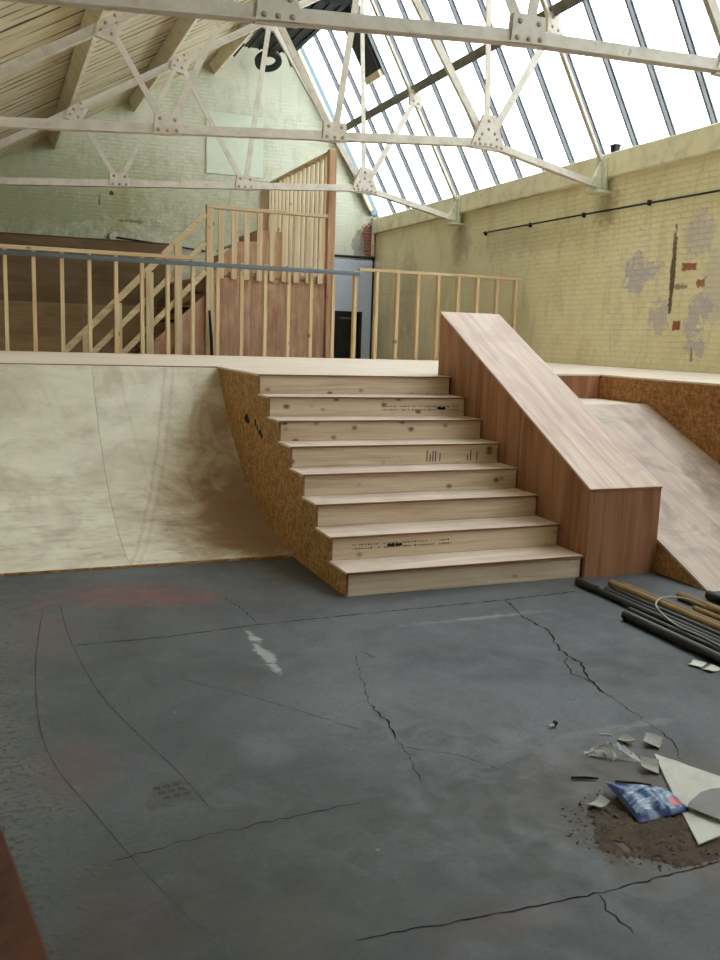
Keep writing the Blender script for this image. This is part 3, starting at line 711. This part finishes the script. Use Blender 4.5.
# dark boarded wall ride on the end wall
wr = empty('wall_ride', (1, 19.3, 0), 'dark brown board wall ride against the foot of the green end wall', 'skate ramp')
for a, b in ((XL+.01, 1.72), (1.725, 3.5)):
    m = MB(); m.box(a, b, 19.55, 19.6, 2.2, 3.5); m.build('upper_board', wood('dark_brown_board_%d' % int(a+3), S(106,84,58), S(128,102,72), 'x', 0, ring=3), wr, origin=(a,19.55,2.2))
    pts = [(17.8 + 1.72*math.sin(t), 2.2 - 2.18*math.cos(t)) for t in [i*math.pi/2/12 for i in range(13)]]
    m = MB(); m.prism(pts + [(y+.02, max(z-.02,0)) for y, z in reversed(pts)], 'x', a, min(b, 3.5)); m.build('curved_board', wood('brown_board_%d' % int(b), S(136,108,74), S(158,128,90), 'x', 0, ring=3), wr, origin=(a,17.8,0))  # curved boards coloured lighter: light on their upturned face painted in
m = MB(); m.box(XL+.01, 3.5, 19.55, 20.17, 3.502, 3.53); m.build('top_board', OSBD, wr)

# ---------------------------------------------------------------- pile of pipes on the floor
def pipe(pts, r, mat, label, name, cat, z=None, collar=None):
    p = [(x, y, r+(z or 0)+.001) for x, y in pts]
    m = MB(); m.hollow(p[0], p[-1], r, r*.72, 16)
    o = m.build(name, mat, origin=(p[0][0], p[0][1], z or 0), smooth=False); tag(o, label, cat)
    if collar:
        a, b = V(p[0]), V(p[-1]); d = (b-a).normalized(); m = MB(); m.hollow(a+d*collar[0], a+d*collar[1], r*1.22, r*.99, 16); m.build('collar', mat, o)
    return o
pipe([(3.81,5.12),(3.79,2.9)], .024, BLACKPIPE, 'black pipe with collar, its end nearest the ledge', 'black_pipe', 'pipe', 0.0, (.0,.22))
pipe([(3.88,4.90),(3.86,2.9)], .019, BLACKPIPE, 'thin black pipe lying next to the collared pipe', 'black_pipe', 'pipe')
pipe([(3.94,4.88),(3.93,2.9)], .019, BLACKPIPE, 'thin black pipe lying against the longest brown tube', 'black_pipe', 'pipe')
pipe([(3.735,4.46),(3.72,2.9)], .020, BLACKPIPE, 'short-set black pipe between the front pipe and collared pipe', 'black_pipe', 'pipe')
pipe([(3.62,4.36),(3.60,2.9)], .030, BLACKPIPE, 'thick black pipe at the front edge of the pile', 'black_pipe', 'pipe')
pipe([(4.02,5.02),(4.01,2.9)], .026, BROWNPIPE, 'long thick brown tube lying directly beside the thin black pipes', 'brown_tube', 'tube')
pipe([(4.10,5.0),(4.08,2.9)], .018, BROWNPIPE, 'thin brown tube lying behind the longest brown tube', 'brown_tube', 'tube')
pipe([(4.28,4.62),(4.28,2.9)], .028, BROWNPIPE, 'short thick brown tube set apart from the others, beyond cable loop', 'brown_tube', 'tube')
pipe([(4.18,4.36),(4.16,2.9)], .020, BROWNPIPE, 'thin brown tube starting under the white cable loop', 'brown_tube', 'tube')
pipe([(4.48,4.56),(4.5,2.9)], .032, BLACKPIPE, 'black pipe of the pile lying closest to the bank ramp foot', 'black_pipe', 'pipe')
cab = [(4.21,4.30,.05),(4.19,4.44,.06),(4.10,4.50,.065),(4.01,4.50,.06),(3.91,4.42,.05),(3.80,4.22,.055),(3.74,4.02,.052),(3.745,3.86,.05),(3.73,3.6,.05),(3.74,2.95,.05)]
def smooth(pts, n=6):
    out = []
    for i in range(len(pts)-1):
        p0, p1, p2, p3 = (V(pts[max(i-1,0)]), V(pts[i]), V(pts[i+1]), V(pts[min(i+2,len(pts)-1)]))
        for k in range(n):
            t = k/n; out.append(.5*((2*p1)+(p2-p0)*t+(2*p0-5*p1+4*p2-p3)*t*t+(3*p1-p0-3*p2+p3)*t**3))
    return out + [V(pts[-1])]
m = MB(); m.tube(smooth(cab), .006, 8); tag(m.build('white_cable', WHITECABLE, origin=(3.9,4.3,.04), smooth=True), 'loop of thin white cable lying over the pipes', 'cable')

# ---------------------------------------------------------------- rubbish
def sheet(name, poly, mat, label, cat, z0=.002, th=.004, bend=0, tilt=(0,0), sub=6):
    """thin irregular card, gently curled, lying on the floor"""
    bm = bmesh.new(); f = bm.faces.new([bm.verts.new((x, y, 0)) for x, y in poly])
    bmesh.ops.triangulate(bm, faces=[f]); bmesh.ops.subdivide_edges(bm, edges=bm.edges[:], cuts=sub, use_grid_fill=True)
    cx = sum(p[0] for p in poly)/len(poly); cy = sum(p[1] for p in poly)/len(poly)
    ex = max(max(abs(p[0]-cx), abs(p[1]-cy)) for p in poly)
    for v in bm.verts:
        dx, dy = (v.co.x-cx)/ex, (v.co.y-cy)/ex
        v.co.z = bend*(dx*.8+dy*.6)**2 + tilt[0]*dx + tilt[1]*dy + .25*abs(bend)*(noise.noise(V((v.co.x*18, v.co.y*18, 3)))+.5)
    lo = min(v.co.z for v in bm.verts)
    for v in bm.verts: v.co.z += z0 - lo
    r = bmesh.ops.extrude_face_region(bm, geom=bm.faces[:])
    for e in r['geom']:
        if isinstance(e, bmesh.types.BMVert): e.co.z += th
    bmesh.ops.recalc_face_normals(bm, faces=bm.faces)
    me = bpy.data.meshes.new(name)
    for v in bm.verts: v.co -= V((cx, cy, 0))
    bm.to_mesh(me); bm.free(); me.materials.append(mat)
    o = bpy.data.objects.new(name, me); COL.objects.link(o); o.location = (cx, cy, 0)
    return tag(o, label, cat)
sheet('white_card_sheet', [(2.51,2.77),(2.66,2.46),(2.52,2.2),(2.33,2.19),(2.19,2.165)], CARDW, 'large dirty white triangular card sheet underneath the grey sheet', 'card sheet', .003, .006, .012)
sheet('grey_card_sheet', [(2.345,2.385),(2.44,2.43),(2.50,2.435),(2.62,2.40),(2.5,2.2),(2.36,2.25),(2.315,2.36)], CARDG, 'grey card sheet lying over the white triangular sheet', 'card sheet', .022, .004, .008)
def quad(cx, cy, w, h, a): 
    c, s = math.cos(a), math.sin(a)
    return [(cx+c*x-s*y, cy+s*x+c*y) for x, y in ((-w/2,-h/2),(w/2,-h/2),(w/2*.9,h/2),(-w/2*1.05,h/2*.9))]
sheet('scrap', quad(2.49,2.925,0.047,0.064,.2), SCRAP, 'small grey scrap just behind the clear plastic bag', 'scrap', .002, .004, .012, (.01,.0))
sheet('scrap', quad(2.585,2.87,0.081,0.072,.7), SCRAP, 'curled grey scrap at the tip of the crack beyond the plastic bag', 'scrap', .002, .004, .018, (.0,.012))
sheet('scrap', quad(2.415,2.685,0.076,0.072,.9), SCRAP, 'curled grey scrap between plastic bag and white triangular sheet', 'scrap', .002, .004, .02, (.0,.014))
sheet('scrap', quad(2.035,2.515,0.085,0.043,.3), SCRAP, 'crumpled scrap lying in the brown dirt beside the blue packet', 'scrap', .002, .004, .022)
sheet('scrap', quad(3.48,3.575,.09,.07,.5), CARDW, 'pale scrap by the thick front pipe, the nearer to the stairs', 'scrap', .002, .004, .01)
sheet('scrap', quad(3.50,3.49,.09,.06,.2), CARDW, 'pale scrap by the thick front pipe, the farther from the stairs', 'scrap', .002, .004, .01)
def stick(a, b, r, label, mat=RUST):
    m = MB(); a, b = V((a[0],a[1],r+.001)), V((b[0],b[1],r+.001)); m.tube([a, a.lerp(b,.5)+V((.004,.003,0)), b], [r*.8, r, r*.6], 7)
    tag(m.build('stick', mat, origin=(a.x,a.y,0)), label, 'stick')
stick((2.06,2.72),(2.16,2.68),.006,'dark stick lying between the plastic bag and the crumpled scrap', BLACK)
stick((2.21,2.64),(2.33,2.57),.005,'dark stick lying behind the blue packet', BLACK)
stick((2.42,3.02),(2.47,2.99),.003,'thin white stick on the floor beyond the plastic bag', CARDW)
m = MB(); m.tube([(2.247,3.15,.008),(2.273,3.155,.008)], .007, 9); lt = m.build('lighter', flat('pale_lighter_body', S(200,198,190), .4), origin=(2.25,3.15,0)); tag(lt, 'small black and white lighter lying alone on the floor', 'lighter')
m = MB(); m.tube([(2.272,3.155,.009),(2.288,3.162,.011)], .009, 9); m.box(2.28,2.293,3.153,3.172,.008,.022); m.build('cap', BLACK, lt)
# blue packet: a crumpled foil pouch
def mk_packet():
    m = NT('blue_foil_packet', .28, .6); c = m.co(); x, y, z = m.sep(c)
    n = m.noise(m.mapping(c, (9, 40, 10), (0,0,.55)), 1.3, 5, .8); nb = m.noise(c, 20, 4)
    col = m.ramp(n, [(.28, S(20,34,76)), (.42, S(46,78,130)), (.53, S(106,130,164)), (.66, S(160,174,192)), (.8, S(44,74,128))])
    edge = m.math('MAXIMUM', m.math('ABSOLUTE', m.math('MULTIPLY', m.math('SUBTRACT', y, -.03), 1/.125)), m.math('ABSOLUTE', m.math('MULTIPLY', x, 1/.16)))
    col = m.mix(m.ramp(edge, [(.66, 0.), (.8, 1.)]), col, S(26,46,116))
    col = m.mix(m.blob(x, y, .070, -.06, .026, .02, nb, .3, .2), col, S(196,58,36))
    m.color(col); return m.mat
A, Bc, Cc, D = V((2.125,2.605)), V((2.335,2.475)), V((2.33,2.355)), V((2.09,2.35))
gx, gy = 22, 14; vs = []; fs = []
cen = V((2.21,2.45))
def pk(i, j, sg):
    u, t = i/gx, j/gy; p = A.lerp(Bc, u).lerp(D.lerp(Cc, u), t)
    b = math.sin(math.pi*u)**.5*math.sin(math.pi*t)**.5 if 0 < u < 1 and 0 < t < 1 else 0
    cr = noise.noise(V((p.x*26, p.y*26, 1)))*.014 + abs(noise.noise(V((p.x*60+p.y*30, p.y*40, 5))))*.012
    base = .012 + .022*(1-t)*abs(u-.4) + .02*(1-u)*(1-t)
    return (p.x, p.y, base + (b*(.036+cr*1.3) if sg > 0 else -b*.008))
for sg in (1, -1):
    for j in range(gy+1):
        for i in range(gx+1): vs.append(pk(i, j, sg))
for s_ in (0, 1):
    o_ = s_*(gx+1)*(gy+1)
    for j in range(gy):
        for i in range(gx):
            q = (o_+j*(gx+1)+i, o_+j*(gx+1)+i+1, o_+(j+1)*(gx+1)+i+1, o_+(j+1)*(gx+1)+i); fs.append(q if s_ == 0 else q[::-1])
m = MB(); m.add(vs, fs); nf = gx*gy
m.m = [1 if (k % nf) // gx in (0, gy-1) or (k % nf) % gx in (0, gx-1) or ((k % nf) // gx == gy-2 and random.random() < .6) else 0 for k in range(2*nf)]
tag(m.build('snack_packet', [mk_packet(), flat('deep_blue_foil', S(30,50,112), .3, .6)], origin=(cen.x,cen.y,0), smooth=True), 'crumpled blue and silver packet lying on the dirt', 'packet')
# clear plastic bag
mm = NT('clear_plastic_film', .25, .5); mm.color(S(214,216,220)); mm.b.inputs['Alpha'].default_value = .55
vs = []; fs = []; gx, gy = 26, 12
for j in range(gy+1):
    for i in range(gx+1):
        u, t = i/gx, j/gy; x = 2.25 + .18*u + .02*noise.noise(V((t*5,u*3,0))); y = 2.905 - .03*u - (.05+.09*u)*t + .02*noise.noise(V((u*6,t*4,7)))
        e = math.sin(math.pi*u)*math.sin(math.pi*t)
        z = .003 + e*(.03 + .03*u) + e*.03*noise.noise(V((u*9, t*7, 2))) + .012*e*abs(noise.noise(V((u*22, t*14, 4))))
        vs.append((x, y, max(z, .002)))
for j in range(gy):
    for i in range(gx): fs.append((j*(gx+1)+i, j*(gx+1)+i+1, (j+1)*(gx+1)+i+1, (j+1)*(gx+1)+i))
m = MB(); m.add(vs, fs); tag(m.build('plastic_bag', mm.mat, origin=(2.34,2.85,0)), 'crumpled clear plastic bag on floor behind the blue packet', 'bag')
# loose dirt
m = MB()
for i in range(560):
    a = random.uniform(0, 2*math.pi); r = math.sqrt(random.random())
    x, y = 2.13+.32*r*math.cos(a)+random.uniform(-.05,.05), 2.34+.27*r*math.sin(a)
    s = random.choice((.003,.004,.005,.007,.010)); c0 = V((x, y, s*.5))
    pts = [c0+V((random.uniform(-s,s), random.uniform(-s,s), random.uniform(-s*.5,s*.6))) for _ in range(4)]
    m.add(pts, [(0,1,2),(0,1,3),(1,2,3),(0,2,3)])
gx = gy = 40; vs = []; fs = []
for j in range(gy+1):
    for i in range(gx+1):
        u, t = i/gx*2-1, j/gy*2-1; d = math.sqrt(u*u+t*t)
        x, y = 2.13+.33*u, 2.31+.28*t
        z = .014*max(0, .9-d)*(1+noise.noise(V((x*14,y*14,9)))) + .006*max(0,1-d*d)*noise.noise(V((x*50,y*50,2))) - .0015
        vs.append((x, y, z))
for j in range(gy):
    for i in range(gx):
        u, t = (i+.5)/gx*2-1, (j+.5)/gy*2-1
        if math.sqrt(u*u+t*t) + .7*noise.noise(V((u*2.2, t*2.2, 4))) + .35*noise.noise(V((u*6, t*6, 8))) < .72:
            fs.append((j*(gx+1)+i, j*(gx+1)+i+1, (j+1)*(gx+1)+i+1, (j+1)*(gx+1)+i))
m.add(vs, fs); tag(m.build('loose_dirt', SOIL, origin=(2.12,2.34,0)), 'patch of loose brown dirt under and around the blue packet', 'dirt', kind='stuff')
# rust brown timber by the camera's left foot
m = MB(); a, b = V((-.09,3.05,.05)), V((-.015,1.75,.05)); d = (b-a).normalized()
m.add([], []); p0 = V((-.155,3.2,.051)); p1 = V((.085,1.7,.051))
m.bar(p0, p1, .16, .10, (0, 0, 1)); tag(m.build('timber_baulk', RUST, origin=(-.05,2.4,0), bevel=.008), 'rust brown timber baulk lying alone on the bare concrete floor', 'timber')

# ---------------------------------------------------------------- light and camera
wd = bpy.data.worlds.new('overcast_sky'); SC.world = wd; wd.use_nodes = True
bg = wd.node_tree.nodes['Background']; bg.inputs[0].default_value = (.87, .945, 1, 1); bg.inputs[1].default_value = 5.5

f, yaw, pitch, roll, h = 892.17, .38995, .158425, .0319065, 1.69676
cy, sy, cp, sp_ = math.cos(yaw), math.sin(yaw), math.cos(pitch), math.sin(pitch)
F = V((sy*cp, cy*cp, -sp_)); Rr = V((cy, -sy, 0)); U = Rr.cross(F)
R2 = Rr*math.cos(roll) + U*math.sin(roll); U2 = -Rr*math.sin(roll) + U*math.cos(roll)
cam = bpy.data.cameras.new('camera'); co = bpy.data.objects.new('camera', cam); COL.objects.link(co)
M = Matrix((R2, U2, -F)).transposed().to_4x4(); M.translation = V((0, 0, h)); co.matrix_world = M
cam.sensor_fit = 'VERTICAL'; cam.sensor_height = 24; cam.lens = f/960*24; cam.clip_start = .05
SC.camera = co
vs_ = SC.view_settings; SC.display_settings.display_device = 'sRGB'
vs_.view_transform = 'Standard'; vs_.look = 'None'; vs_.exposure = 0.0; vs_.gamma = 1; vs_.use_curve_mapping = False
SC.cycles.use_denoising = True; SC.cycles.max_bounces = 10; SC.cycles.diffuse_bounces = 6; SC.cycles.transparent_max_bounces = 12
